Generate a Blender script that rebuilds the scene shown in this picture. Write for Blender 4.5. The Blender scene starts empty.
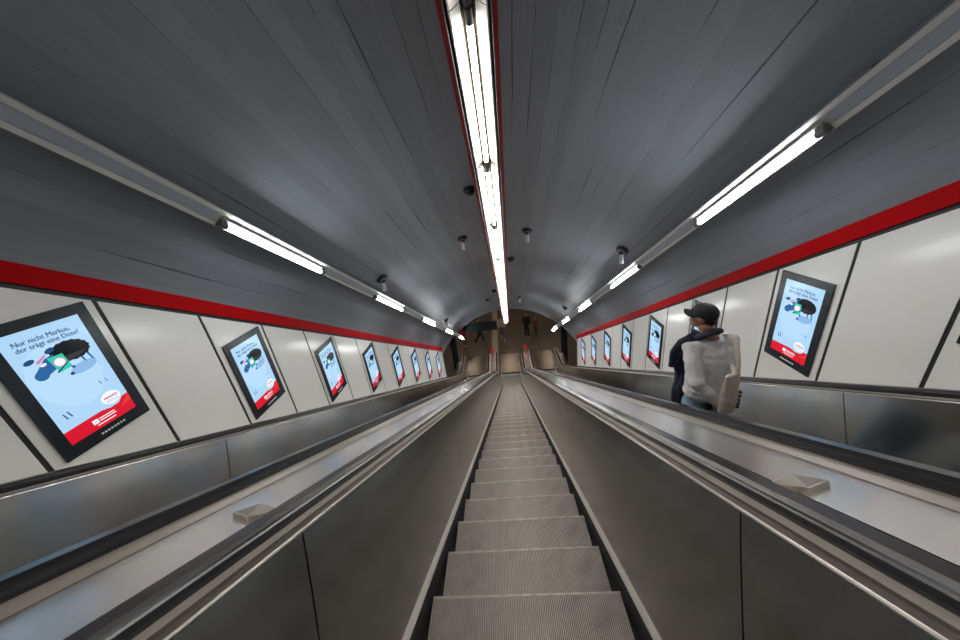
import bpy, bmesh, math, random
from mathutils import Vector, Matrix, noise
random.seed(7)
R = math.radians
sc = bpy.context.scene
COL = sc.collection
CS, SN = math.cos(R(30)), math.sin(R(30))
TAN = SN / CS
ZC = 9.675            # eye height above the lower landing
CAMX = 0.051
NN = -1.241           # step nosing line, measured square to the slope from the eye
WALLX = 3.0
VR, VN = 3.6, -1.1    # vault radius, vault centre (square to the slope)

def W(u, n, s):       # slope coordinates -> place
    return Vector((u, s*CS + n*SN, ZC - s*SN + n*CS))

# ------------------------------------------------------------------ materials
def nodes_of(name):
    m = bpy.data.materials.new(name); m.use_nodes = True
    nt = m.node_tree
    return m, nt, nt.nodes['Principled BSDF']

def pm(name, col, rough=.5, metal=0, emit=None, es=1.0, spec=None, coat=0, nscale=0, namt=.15, bump=0, stretch=(1, 1, 1)):
    m, nt, b = nodes_of(name)
    b.inputs['Base Color'].default_value = (*col, 1)
    b.inputs['Roughness'].default_value = rough
    b.inputs['Metallic'].default_value = metal
    if spec is not None: b.inputs['Specular IOR Level'].default_value = spec
    if coat: b.inputs['Coat Weight'].default_value = coat; b.inputs['Coat Roughness'].default_value = .08
    if emit:
        b.inputs['Emission Color'].default_value = (*emit, 1); b.inputs['Emission Strength'].default_value = es
    if nscale:
        tc = nt.nodes.new('ShaderNodeTexCoord'); mp = nt.nodes.new('ShaderNodeMapping')
        mp.inputs['Scale'].default_value = stretch
        nz = nt.nodes.new('ShaderNodeTexNoise'); nz.inputs['Scale'].default_value = nscale; nz.inputs['Detail'].default_value = 4
        nt.links.new(tc.outputs['Object'], mp.inputs[0]); nt.links.new(mp.outputs[0], nz.inputs['Vector'])
        rp = nt.nodes.new('ShaderNodeMapRange')
        rp.inputs['To Min'].default_value = 1-namt; rp.inputs['To Max'].default_value = 1+namt
        rp.inputs['From Min'].default_value = .3; rp.inputs['From Max'].default_value = .7
        nt.links.new(nz.outputs['Fac'], rp.inputs['Value'])
        mx = nt.nodes.new('ShaderNodeVectorMath'); mx.operation = 'SCALE'; mx.inputs[0].default_value = col
        nt.links.new(rp.outputs[0], mx.inputs['Scale']); nt.links.new(mx.outputs[0], b.inputs['Base Color'])
        rr = nt.nodes.new('ShaderNodeMath'); rr.operation = 'MULTIPLY'; rr.inputs[1].default_value = rough
        nt.links.new(rp.outputs[0], rr.inputs[0]); nt.links.new(rr.outputs[0], b.inputs['Roughness'])
        if bump:
            bp = nt.nodes.new('ShaderNodeBump'); bp.inputs['Strength'].default_value = bump; bp.inputs['Distance'].default_value = .01
            nt.links.new(nz.outputs['Fac'], bp.inputs['Height']); nt.links.new(bp.outputs[0], b.inputs['Normal'])
    return m

M = {}
M['steel'] = pm('brushed steel', (.52, .49, .45), .30, 1, nscale=3, namt=.06, stretch=(1, 1, 1))
M['panel_steel'] = pm('balustrade steel', (.455, .455, .44), .19, 1, nscale=1.6, namt=.10, stretch=(1, 1.2, .5))
M['deck_steel'] = pm('deck steel', (.74, .73, .71), .24, .88, nscale=2, namt=.05, stretch=(3, .6, .6))
M['bright'] = pm('bright aluminium', (.80, .74, .66), .35, 1)
M['satin'] = pm('satin metal strip', (.46, .42, .37), .4, .55)
M['alu_strip'] = pm('pale aluminium strip', (.72, .67, .61), .4, .35)
M['dark_strip'] = pm('dark steel strip', (.115, .10, .09), .35, 1)
M['black'] = pm('black gap', (.006, .006, .006), .7)
M['brush'] = pm('black brush bristle', (.008, .008, .008), .9)
M['rubber'] = pm('black handrail rubber', (.007, .0075, .009), .24, spec=.45)
M['tread'] = pm('ribbed aluminium tread', (.40, .36, .33), .45, .55, nscale=9, namt=.25)
M['groove'] = pm('dark tread groove', (.018, .016, .015), .8)  # darker colour for the tread base between the ribs
M['nose'] = pm('pale nosing edge', (.52, .48, .45), .45, .5)  # lighter colour for the rib ends along the nosing
M['riser'] = pm('step riser', (.18, .17, .16), .5, .6)
M['plate'] = pm('landing plate steel', (.27, .245, .225), .30, 1, nscale=2, namt=.04)
M['panel'] = pm('cream enamel panel', (.77, .77, .745), .14, spec=.5, nscale=.9, namt=.03)
M['backing'] = pm('black backing', (.008, .008, .009), .6)
M['red'] = pm('red enamel', (.37, .0, .002), .5, spec=.04)
M['red_dk'] = pm('red trough lip', (.24, .018, .018), .5, spec=.2)
M['white_refl'] = pm('white reflector', (.42, .41, .38), .5, spec=.2)
M['tube_c'] = pm('lit tube warm white', (1, 1, 1), .5, emit=(1.0, .965, .91), es=62)
M['tube_w'] = pm('lit tube ageing warm', (1, 1, 1), .5, emit=(1.0, .84, .62), es=40)
M['tube_s'] = pm('lit tube cool white', (1, 1, 1), .5, emit=(.94, .97, 1.0), es=38)
M['channel'] = pm('grey lacquer channel', (.80, .80, .77), .4)
for _k, _e in enumerate((40, 46, 58, 74, 92)): M['tube_side%d' % _k] = pm('lit tube cool white, wear %d' % _k, (1, 1, 1), .5, emit=(.94, .97, 1.0), es=_e)  # strength stepped up down the slope to brighten the far vault
M['gap_strip'] = pm('bronze brown strip', (.022, .016, .011), .6, spec=.1)
M['batten'] = pm('lamp batten grey', (.25, .25, .25), .5)
M['cover'] = pm('frosted cover plate', (.48, .53, .60), .35)
M['cap_grey'] = pm('grey lamp socket', (.03, .03, .03), .5)
M['socket_grey'] = pm('side lamp socket', (.20, .20, .20), .5)
M['black_metal'] = pm('black metal', (.012, .014, .016), .35, spec=.6)
M['pale_metal'] = pm('pale metal', (.75, .75, .74), .4, .2)
M['bezel'] = pm('dark screen bezel', (.012, .018, .022), .22, .2, spec=.6)
M['dots'] = pm('pale dots', (.9, .9, .9), .5)
def aniso(m, tan, amt=.75):
    nt = m.node_tree; b = nt.nodes['Principled BSDF']
    b.inputs['Anisotropic'].default_value = amt
    c = nt.nodes.new('ShaderNodeCombineXYZ')
    for i in range(3): c.inputs[i].default_value = tan[i]
    nt.links.new(c.outputs[0], b.inputs['Tangent'])
aniso(M['panel_steel'], (0, SN, CS)); aniso(M['deck_steel'], (1, 0, 0), .6); aniso(M['steel'], (1, 0, 0), .5)
def em(name, c, s=1.0): return pm(name, tuple(v*.05 for v in c), .18, emit=c, es=s, spec=.25, coat=.12)
M['d_bg'] = em('screen pale blue', (.42, .67, .92), .92)
M['d_pale'] = em('screen white blue', (.47, .71, .94), .93)
M['d_shadow'] = em('screen mid blue', (.27, .50, .80), .9)
M['d_navy'] = em('screen navy', (.015, .07, .20), .9)
M['d_blue'] = em('screen blue', (.02, .13, .36), .9)
M['d_black'] = em('screen wool black', (.004, .006, .012), .5)
M['d_grey'] = em('screen dark grey', (.035, .038, .042), .9)
M['d_green'] = em('screen mint', (.02, .62, .42), .9)
M['d_pink'] = em('screen pink', (.75, .20, .42), .9)
M['d_red'] = em('screen red', (.66, .006, .025), .95)
M['d_red2'] = em('screen light red', (.75, .035, .03), .95)
M['d_white'] = em('screen white', (.88, .90, .93), .95)
M['hall_fill_lamp'] = pm('hall fill lamp diffuser', (1, 1, 1), .5, emit=(1.0, .80, .60), es=9)
M['hall_wall'] = pm('hall wall', (.16, .13, .11), .6, nscale=2, namt=.1)
M['board'] = pm('dark green black board', (.006, .010, .010), .85, spec=.1)
M['red_sign'] = pm('red sign enamel', (.55, .01, .02), .4)
M['strip_floor'] = pm('pale floor strip', (.30, .26, .215), .5, nscale=8, namt=.15)
# clothes and skin
M['skin'] = pm('skin', (.42, .21, .14), .5)
M['sweat'] = pm('light grey marl', (.72, .72, .73), .9, nscale=22, namt=.10, bump=.2)
M['navy'] = pm('navy cloth', (.008, .013, .032), .8, nscale=18, namt=.3)
M['capcloth'] = pm('dark navy felt', (.006, .010, .014), .75, nscale=40, namt=.3)
M['jeans'] = pm('light blue denim', (.24, .34, .44), .85, nscale=26, namt=.2)
M['canvas'] = pm('cream canvas', (.66, .58, .48), .9, nscale=30, namt=.06)
M['hair'] = pm('dark hair', (.012, .009, .007), .6)
M['shoe'] = pm('white trainer', (.55, .54, .52), .6)
M['print'] = pm('dark print', (.03, .025, .03), .8)
M['leather'] = pm('black leather', (.01, .01, .011), .4)

def vault_material():
    m, nt, b = nodes_of('board marked grey painted concrete')
    L = nt.links.new
    uv = nt.nodes.new('ShaderNodeUVMap'); sep = nt.nodes.new('ShaderNodeSeparateXYZ'); L(uv.outputs[0], sep.inputs[0])
    def math_(op, a, bb=None, c=None):
        n = nt.nodes.new('ShaderNodeMath'); n.operation = op
        for i, v in enumerate((a, bb, c)):
            if v is None: continue
            if isinstance(v, (int, float)): n.inputs[i].default_value = v
            else: L(v, n.inputs[i])
        return n.outputs[0]
    def noise_(sx, sy, scale, detail=4):
        mp = nt.nodes.new('ShaderNodeMapping'); mp.inputs['Scale'].default_value = (sx, sy, 1)
        L(uv.outputs[0], mp.inputs[0])
        nz = nt.nodes.new('ShaderNodeTexNoise'); nz.inputs['Scale'].default_value = scale; nz.inputs['Detail'].default_value = detail
        L(mp.outputs[0], nz.inputs['Vector']); return nz.outputs['Fac']
    wob = math_('MULTIPLY', math_('SUBTRACT', noise_(.5, 1, 2, 5), .5), .016)
    u = math_('ADD', sep.outputs[0], wob)
    pl = math_('DIVIDE', u, .165)
    fl = math_('FLOOR', pl); fr = math_('FRACT', pl)
    wn = nt.nodes.new('ShaderNodeTexWhiteNoise'); wn.noise_dimensions = '1D'; L(fl, wn.inputs['W'])
    edge = math_('ABSOLUTE', math_('SUBTRACT', fr, .5))            # .5 at the joints
    crack_w = noise_(6, .35, 1.0, 6)
    thr = math_('SUBTRACT', .5, math_('MULTIPLY', math_('MAXIMUM', math_('SUBTRACT', crack_w, .515), 0.0), .40))
    crack = math_('GREATER_THAN', edge, thr)
    fine = math_('GREATER_THAN', edge, .488)
    pits = math_('GREATER_THAN', noise_(9, 3.2, 6, 2), .74)
    grain = noise_(34, 1.2, 3, 5)
    big = noise_(.5, .5, 1.5, 4)
    v = math_('ADD', .84, math_('MULTIPLY', wn.outputs['Value'], .20))
    v = math_('ADD', v, math_('MULTIPLY', math_('SUBTRACT', grain, .5), .30))
    v = math_('ADD', v, math_('MULTIPLY', math_('SUBTRACT', big, .5), .30))
    dark = math_('MAXIMUM', math_('MULTIPLY', crack, .72), math_('MAXIMUM', math_('MULTIPLY', pits, .35), math_('MULTIPLY', fine, .18)))
    v = math_('MULTIPLY', v, math_('SUBTRACT', 1.0, dark))
    sc_ = nt.nodes.new('ShaderNodeVectorMath'); sc_.operation = 'SCALE'; sc_.inputs[0].default_value = (.265, .292, .325)
    L(v, sc_.inputs['Scale']); L(sc_.outputs[0], b.inputs['Base Color'])
    b.inputs['Roughness'].default_value = .30; b.inputs['Specular IOR Level'].default_value = .7
    h = math_('SUBTRACT', math_('ADD', math_('MULTIPLY', wn.outputs['Value'], .25), math_('MULTIPLY', grain, .35)), dark)
    bp = nt.nodes.new('ShaderNodeBump'); bp.inputs['Strength'].default_value = .45; bp.inputs['Distance'].default_value = .012
    L(h, bp.inputs['Height']); L(bp.outputs[0], b.inputs['Normal'])
    return m
M['vault'] = vault_material()

def tile_material():
    m, nt, b = nodes_of('brown stone floor tiles')
    tc = nt.nodes.new('ShaderNodeTexCoord')
    br = nt.nodes.new('ShaderNodeTexBrick')
    br.inputs['Color1'].default_value = (.098, .079, .066, 1); br.inputs['Color2'].default_value = (.085, .069, .058, 1)
    br.inputs['Mortar'].default_value = (.06, .045, .035, 1)
    br.inputs['Scale'].default_value = 1; br.inputs['Brick Width'].default_value = .6; br.inputs['Row Height'].default_value = .6
    br.inputs['Mortar Size'].default_value = .004; br.offset = 0
    nt.links.new(tc.outputs['Object'], br.inputs['Vector']); nt.links.new(br.outputs['Color'], b.inputs['Base Color'])
    b.inputs['Roughness'].default_value = .42
    return m
M['tiles'] = tile_material()

# ------------------------------------------------------------------ object helpers
def mesh_obj(name, verts, faces, mat, parent=None, smooth=False, midx=None, uvs=None):
    me = bpy.data.meshes.new(name)
    off = parent.location if (parent is not None and parent.get('_w')) else None
    if off is not None: verts = [Vector(v)-off for v in verts]
    me.from_pydata([tuple(v) for v in verts], [], faces)
    for mm in (mat if isinstance(mat, list) else [mat]): me.materials.append(mm)
    if midx:
        for p, i in zip(me.polygons, midx): p.material_index = i
    if smooth:
        for p in me.polygons: p.use_smooth = True
        if not uvs: me.set_sharp_from_angle(angle=R(28))
    if uvs:
        l = me.uv_layers.new(name='UVMap')
        for p in me.polygons:
            for li in p.loop_indices: l.data[li].uv = uvs[me.loops[li].vertex_index]
    me.validate(); me.update()
    bm = bmesh.new(); bm.from_mesh(me)
    if not uvs: bmesh.ops.recalc_face_normals(bm, faces=bm.faces)
    bm.to_mesh(me); bm.free()
    o = bpy.data.objects.new(name, me); COL.objects.link(o)
    if parent is not None: o.parent = parent
    return o

def empty(name, loc, label, cat, group=None, rot=(0, 0, 0), worldverts=False):
    o = bpy.data.objects.new(name, None); COL.objects.link(o)
    o.location = loc; o.rotation_euler = rot; o.empty_display_size = .1
    tag(o, label, cat, group)
    if worldverts: o['_w'] = 1
    return o
def tag(o, label, cat, group=None):
    o['label'] = label; o['category'] = cat
    if group: o['group'] = group
    return o
def struct(o): o['kind'] = 'structure'; return o

class MB:
    """collects shapes of ONE part"""
    def __init__(s): s.v = []; s.f = []; s.m = []
    def poly(s, pts, mi=0):
        k = len(s.v); s.v += [Vector(p) for p in pts]; s.f.append(list(range(k, k+len(pts)))); s.m.append(mi)
    def hexa(s, p, mi=0):      # 8 points, bottom ring then top ring
        k = len(s.v); s.v += [Vector(q) for q in p]
        for f in ((3, 2, 1, 0), (4, 5, 6, 7), (0, 1, 5, 4), (1, 2, 6, 5), (2, 3, 7, 6), (3, 0, 4, 7)):
            s.f.append([k+i for i in f]); s.m.append(mi)
    def box(s, x0, x1, y0, y1, z0, z1, mi=0):
        s.hexa([(x0, y0, z0), (x1, y0, z0), (x1, y1, z0), (x0, y1, z0), (x0, y0, z1), (x1, y0, z1), (x1, y1, z1), (x0, y1, z1)], mi)
    def prism(s, poly, axis, a, b, mi=0):   # polygon of 2-tuples extruded along an axis
        def P(q, t): return {'x': (t, q[0], q[1]), 'y': (q[0], t, q[1]), 'z': (q[0], q[1], t)}[axis]
        k = len(s.v); n = len(poly)
        s.v += [Vector(P(q, a)) for q in poly] + [Vector(P(q, b)) for q in poly]
        s.f += [list(range(k, k+n))[::-1], list(range(k+n, k+2*n))]; s.m += [mi, mi]
        for i in range(n):
            j = (i+1) % n; s.f.append([k+i, k+j, k+n+j, k+n+i]); s.m.append(mi)
    def tube(s, pts, rad, seg=10, mi=0, squash=None, up=None):
        pts = [Vector(p) for p in pts]; k = len(s.v); n = len(pts)
        if not isinstance(rad, (list, tuple)): rad = [rad]*n
        ref = Vector(up) if up else None; X = None
        for i, p in enumerate(pts):
            t = (pts[min(i+1, n-1)]-pts[max(i-1, 0)]).normalized()
            if ref is not None: X = ref-t*ref.dot(t)
            elif X is None:
                X = Vector((1, 0, 0)) if abs(t.x) < .9 else Vector((0, 1, 0)); X = X-t*X.dot(t)
            else: X = X-t*X.dot(t)
            X.normalize(); Y = t.cross(X)
            r = rad[i]; rx, ry = r if isinstance(r, (list, tuple)) else (r, r)
            for j in range(seg):
                a = 2*math.pi*j/seg
                s.v.append(p+X*(rx*math.cos(a))+Y*(ry*math.sin(a)))
        for i in range(n-1):
            for j in range(seg):
                j2 = (j+1) % seg
                s.f.append([k+i*seg+j, k+i*seg+j2, k+(i+1)*seg+j2, k+(i+1)*seg+j]); s.m.append(mi)
        s.f.append([k+j for j in range(seg)][::-1]); s.m.append(mi)
        s.f.append([k+(n-1)*seg+j for j in range(seg)]); s.m.append(mi)
    def ball(s, c, r, seg=16, rings=10, mi=0):
        if not isinstance(r, (list, tuple)): r = (r, r, r)
        c = Vector(c); k = len(s.v)
        s.v.append(c+Vector((0, 0, -r[2])))
        for i in range(1, rings):
            a = -math.pi/2+math.pi*i/rings
            for j in range(seg):
                b = 2*math.pi*j/seg
                s.v.append(c+Vector((r[0]*math.cos(a)*math.cos(b), r[1]*math.cos(a)*math.sin(b), r[2]*math.sin(a))))
        s.v.append(c+Vector((0, 0, r[2])))
        for j in range(seg):
            j2 = (j+1) % seg
            s.f.append([k, k+1+j2, k+1+j]); s.m.append(mi)
            for i in range(rings-2):
                q = k+1+i*seg
                s.f.append([q+j, q+j2, q+seg+j2, q+seg+j]); s.m.append(mi)
            q = k+1+(rings-2)*seg
            s.f.append([q+j, q+j2, len(s.v)-1]); s.m.append(mi)
    def build(s, name, mat, parent=None, smooth=False):
        return mesh_obj(name, s.v, s.f, mat, parent, smooth, s.m)

def sweep(profiles, frames, name, mat, parent=None, smooth=False, closed=True):
    """profiles: list of (u,h) polygons, or one; frames: (Y,Z,ny,nz)"""
    if not isinstance(profiles[0][0], (list, tuple)): profiles = [profiles]
    v = []; f = []
    for pr in profiles:
        k = len(v); n = len(pr)
        for (Y, Z, ny, nz) in frames:
            for (u, h) in pr: v.append(Vector((u, Y+h*ny, Z+h*nz)))
        for i in range(len(frames)-1):
            for j in range(n if closed else n-1):
                j2 = (j+1) % n
                f.append([k+i*n+j, k+i*n+j2, k+(i+1)*n+j2, k+(i+1)*n+j])
        if closed:
            f.append([k+j for j in range(n)][::-1]); f.append([k+(len(frames)-1)*n+j for j in range(n)])
    return mesh_obj(name, v, f, mat, parent, smooth)

# nosing curve: straight slope, arc, level landing
RARC = 1.8
YX = (ZC + NN/CS)/TAN                      # where the slope line would meet the landing
TL = RARC*math.tan(R(15))
YA, YB = YX-TL*CS, YX+TL
def frame_at(Y):
    if Y <= YA: return (Y, ZC+NN/CS-Y*TAN, SN, CS)
    if Y >= YB: return (Y, 0.0, 0.0, 1.0)
    a = math.asin((YB-Y)/RARC)
    return (Y, RARC*(1-math.cos(a)), math.sin(a), math.cos(a))
def Ys(s): return s*CS+NN*SN               # Y of the nosing line at slope distance s
def frames(s0, Yend):
    L = [frame_at(Ys(s0))]
    k = 10
    for i in range(k+1):
        y = YA+(YB-YA)*i/k
        if L[-1][0] < y < Yend: L.append(frame_at(y))
    L.append(frame_at(Yend)); return L
def frames_between(Y0, Y1):
    L = [frame_at(Y0)]
    for i in range(11):
        y = YA+(YB-YA)*i/10
        if Y0+1e-4 < y < Y1-1e-4: L.append(frame_at(y))
    L.append(frame_at(Y1)); return L
S0 = -1.6
YCOMB, YPLATE, YEND = 15.57, 17.72, 16.45

# ------------------------------------------------------------------ setting: vault, walls, floor, hall
def build_vault():
    s0, s1 = -3.0, 15.35
    a0, a1 = R(-24), R(204)
    na, ns = 110, 2
    v = []; f = []; uv = []
    for ring, r in ((0, VR), (1, VR+.35)):
        for i in range(na+1):
            a = a0+(a1-a0)*i/na
            for j in range(ns+1):
                s = s0+(s1-s0)*j/ns
                v.append(W(r*math.cos(a), VN+r*math.sin(a), s)); uv.append((VR*a+10, s+5))
    N1 = (na+1)*(ns+1)
    q = lambda ring, i, j: ring*N1+i*(ns+1)+j
    for i in range(na):
        for j in range(ns):
            f.append([q(0, i, j), q(0, i, j+1), q(0, i+1, j+1), q(0, i+1, j)])
            f.append([q(1, i, j), q(1, i+1, j), q(1, i+1, j+1), q(1, i, j+1)])
        f.append([q(0, i, ns), q(1, i, ns), q(1, i+1, ns), q(0, i+1, ns)])
    o = mesh_obj('ceiling', v, f, M['vault'], smooth=True, uvs=uv)
    return struct(o)
build_vault()

PITCH = .712
def wall(side):
    nm = 'wall_right' if side > 0 else 'wall_left'
    x0 = side*(WALLX+.006); x1 = side*(WALLX+.05)
    Ya, Yb = -1.2, 12.93
    def zz(Y, off): return ZC-Y*TAN+off
    b = MB()
    b.hexa([(x0, Ya, zz(Ya, -.62)), (x1, Ya, zz(Ya, -.62)), (x1, Yb, zz(Yb, -.62)), (x0, Yb, zz(Yb, -.62)),
            (x0, Ya, zz(Ya, .93)), (x1, Ya, zz(Ya, .93)), (x1, Yb, zz(Yb, .93)), (x0, Yb, zz(Yb, .93))])
    w = struct(b.build(nm, M['backing']))
    c0 = 1.755 if side > 0 else 1.818
    k = -4
    while True:
        y0 = c0+PITCH*(k-.5)+.015; y1 = c0+PITCH*(k+.5)-.015
        if y0 > 12.6: break
        y1 = min(y1, 12.93); k += 1
        p = MB(); xa, xb = side*WALLX, side*(WALLX+.006)
        p.hexa([(xa, y0, zz(y0, -.60)), (xb, y0, zz(y0, -.60)), (xb, y1, zz(y1, -.60)), (xa, y1, zz(y1, -.60)),
                (xa, y0, zz(y0, .832)), (xb, y0, zz(y0, .832)), (xb, y1, zz(y1, .832)), (xa, y1, zz(y1, .832))])
        o = p.build('panel', M['panel'], w); o['kind'] = 'structure'
    t = MB()
    xa, xb = side*(WALLX-.012), side*(WALLX+.05)
    t.hexa([(xa, Ya, zz(Ya, .872)), (xb, Ya, zz(Ya, .872)), (xb, Yb, zz(Yb, .872)), (xa, Yb, zz(Yb, .872)),
            (xa, Ya, zz(Ya, 1.026)), (xb, Ya, zz(Ya, 1.026)), (xb, Yb, zz(Yb, 1.026)), (xa, Yb, zz(Yb, 1.026))])
    struct(t.build('trim_1' if side < 0 else 'trim_2', M['red']))
wall(-1); wall(1)

def hall():
    b = MB()
    b.box(-7, 7, YCOMB+.02, 29, -.1, 0)
    b.box(-7, -2.76, 11.5, YCOMB+.02, -.1, 0); b.box(2.76, 7, 11.5, YCOMB+.02, -.1, 0)
    struct(b.build('floor', M['tiles']))
    b = MB(); b.box(-1.10, -.68, 17.75, 28.9, 0, .006); o = b.build('trim_3', M['strip_floor']); struct(o)
    b = MB(); b.box(-7, 7, 28.9, 29.1, 0, 4.8); struct(b.build('wall_back', M['hall_wall']))
    for nm, x in (('wall_hall_left', -7.1), ('wall_hall_right', 7.0)):
        b = MB(); b.box(x, x+.1, 11.5, 29, 0, 4.8); struct(b.build(nm, M['hall_wall']))
    b = MB(); b.box(-7, 7, 14.6, 29, 4.8, 4.9); struct(b.build('ceiling_hall', M['hall_wall']))
    b = MB()
    b.box(-7, -3.75, 12.9, 13.0, 0, 4.9); b.box(3.75, 7, 12.9, 13.0, 0, 4.9)
    struct(b.build('wall_front', M['hall_wall']))
hall()

# ------------------------------------------------------------------ escalators
D = .3655
NOSE0 = Ys(1.927)
def step_mesh():
    b = MB()
    b.box(-.5, .5, -D+.003, -.004, -.03, -.013, 2)
    n = 109; p = 1.0/n
    for i in range(n):
        x = -.5+p*i+p*.22
        b.box(x, x+p*.52, -D+.003, -.010, -.0135, 0, 0)
        b.box(x-p*.05, x+p*.57, -.010, 0, -.0135, .0005, 3)
    # curved riser under the nosing
    pr = [(-.004, -.011), (0, -.03), (-.012, -.10), (-.05, -.20), (-.06, -.20), (-.03, -.10), (-.02, -.03)]
    b.prism(pr, 'x', -.5, .5, 1)
    me_o = b.build('step', [M['tread'], M['riser'], M['groove'], M['nose']])
    return me_o
step_proto = step_mesh()
step_data = step_proto.data
bpy.data.objects.remove(step_proto)

def panel_u(h):      # sheet leans out a little more towards its top
    t = (h-.10)/.687
    return .532+.068*t+.028*t*t
PANEL = [(panel_u(.10+.687*i/6), .10+.687*i/6) for i in range(7)]
PANEL = PANEL+[(u+.004, h) for (u, h) in PANEL[::-1]]
HR = .825
RAIL = [(.679, -.022), (.675, -.008), (.679, .004), (.684, .008), (.687, .013), (.699, .021), (.741, .021), (.753, .013), (.756, .008), (.761, .004), (.765, -.008), (.761, -.022)]
def rail_frames():
    L = [(Y+HR*ny, Z+HR*nz, ny, nz) for (Y, Z, ny, nz) in frames(S0, YEND)]
    r = .30; Yc, Zc = YEND, HR-r
    for i in range(1, 13):
        a = R(90-15*i); L.append((Yc+r*math.cos(a), Zc+r*math.sin(a), math.cos(a), math.sin(a)))
    return L
RF = rail_frames()
INJ, OUTJ = [.998+2.42*k for k in range(-1, 7)], [2.75+2.55*k for k in range(-1, 6)]

def escalator(uc, label, phase, joints_by_side):
    e = empty('escalator', (uc, YCOMB, 0), label, 'escalator', 'escalators descending side by side', worldverts=True)
    F = frames(S0, YEND); Fp = frames(S0, YCOMB+.02)
    sh = lambda pr, sd: [(uc+sd*u, h) for (u, h) in pr]
    for sd in (-1, 1):
        sweep(sh([(.515, -.30), (.53, -.30), (.53, .07), (.515, .07)], sd), Fp, 'skirt_panel', M['black'], e)
        sweep(sh([(.515, -.02), (.5015, .0), (.5015, .045), (.515, .07)], sd), Fp, 'skirt_brush', M['brush'], e)
        sweep(sh([(.512, .070), (.536, .070), (.541, .098), (.530, .103), (.512, .080)], sd), F, 'skirt_strip', M['alu_strip'], e)
        ys = [Ys(S0)]+[Ys(s) for s in joints_by_side[sd] if Ys(s) > Ys(S0)+.2 and s < 15.5]+[YEND]
        for y0, y1 in zip(ys[:-1], ys[1:]):
            sweep(sh(PANEL, sd), frames_between(y0+.003, y1-.003), 'balustrade_panel', M['panel_steel'], e, smooth=True)
        sweep(sh([(.550, .095), (.570, .095), (.648, .770), (.636, .770), (.592, .45)], sd), F, 'panel_backing', M['black'], e)
        sweep(sh([(.625, .787), (.632, .787), (.632, .794), (.628, .794), (.625, .791)], sd), F, 'edge_bead', M['bright'], e)
        sweep(sh([(.632, .770), (.648, .770), (.648, .798), (.632, .791)], sd), F, 'inner_ledge', M['dark_strip'], e)
        sweep(sh([(.648, .760), (.657, .760), (.657, .790), (.648, .790)], sd), F, 'ledge_gap', M['black'], e)
        sweep(sh([(.657, .770), (.700, .770), (.700, .806), (.682, .806), (.657, .800)], sd), F, 'rail_ledge', M['satin'], e)
        sweep(sh([(.700, .770), (.745, .770), (.745, .806), (.700, .806)], sd), F, 'rail_guide', M['black'], e)
        sweep(sh(RAIL, sd), RF, 'handrail', M['rubber'], e, smooth=False)
        sweep(sh([(.745, .770), (.829, .770), (.829, .796), (.764, .803), (.745, .803)], sd), F, 'outer_ledge', M['satin'], e)
        # rounded newel under the turn of the handrail
        r = .278; pts = [(YEND-.9, 0), (YEND, 0)]+[]
        arc = [(YEND+r*math.cos(R(a)), HR-.3+r*math.sin(R(a))) for a in range(-90, 91, 12)]
        pr = [(YEND-.02, 0.0), (YEND+.05, 0.0)]+[(YEND+.05, HR-.3-r)]+arc[1:]+[(YEND-.02, HR-.3+r)]
        nb = MB(); nb.prism(pr, 'x', uc+sd*.64, uc+sd*.80); nb.build('newel', M['steel'], e)
    b = MB(); b.box(uc-.64, uc+.64, YCOMB, YPLATE, -.02, .012); pl = b.build('landing_plate', M['plate'], e)
    b = MB()
    for i in range(40):
        x = uc-.5+i*.025; b.hexa([(x, YCOMB-.12, -.004), (x+.015, YCOMB-.12, -.004), (x+.015, YCOMB, -.01), (x, YCOMB, -.01), (x, YCOMB-.12, .002), (x+.015, YCOMB-.12, .002), (x+.015, YCOMB, .014), (x, YCOMB, .014)])
    b.build('comb', M['plate'], pl)
    y = NOSE0+phase-6*D
    while y < YCOMB-.05:
        o = bpy.data.objects.new('step', step_data); COL.objects.link(o)
        o.parent = e; o.location = (0, y-YCOMB, frame_at(y)[1]); y += D
    return e
escalator(0, 'empty ribbed steel escalator running down the middle under the tube lights', 0, {-1: INJ, 1: INJ})
escalator(-1.9, 'steel escalator beside the wall across from the man, its steps hidden by balustrades', .1, {-1: OUTJ, 1: INJ})
PERS_Y = 2.42
ph = (PERS_Y+.10-NOSE0) % D
escalator(1.9, 'steel escalator that carries the man in the cap', ph, {-1: INJ, 1: OUTJ})

def deck(u0, u1, label):
    e = empty('deck', W((u0+u1)/2, NN+.79, 7), label, 'deck', 'steel decks between the handrails', worldverts=True)
    F = frames(S0, YEND)
    a, b = min(u0, u1), max(u0, u1)
    sweep([(a+.008, .75), (b-.008, .75), (b-.008, .795), (a+.008, .795)], F, 'deck_plate', M['deck_steel'], e)
    sweep([[(a, .74), (a+.008, .74), (a+.008, .785), (a, .785)], [(b-.008, .74), (b, .74), (b, .785), (b-.008, .785)]], F, 'seam', M['black'], e)
    m = MB(); m.prism([(YEND-.02, 0), (YEND+.03, 0), (YEND+.03, .78), (YEND-.02, .795)], 'x', a+.004, b-.004); m.build('end_plate', M['steel'], e)
    return e
deck(.829, 1.071, 'flat steel deck between the middle escalator and the one carrying the man')
deck(-.829, -1.071, 'flat steel deck between the middle escalator and the empty one beside it')
def outer_deck(side, label):
    a, b = sorted((side*2.729, side*2.985))
    o = sweep([(a, .70), (b, .70), (b, .79), (a, .79)], frames(S0, YEND-.6), 'wall_side_deck', M['steel'])
    tag(o, label, 'deck', 'steel decks along the walls')
outer_deck(-1, 'narrow steel deck at the foot of the panelled wall across from the man')
outer_deck(1, 'narrow steel deck at the foot of the panelled wall behind the man')

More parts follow.
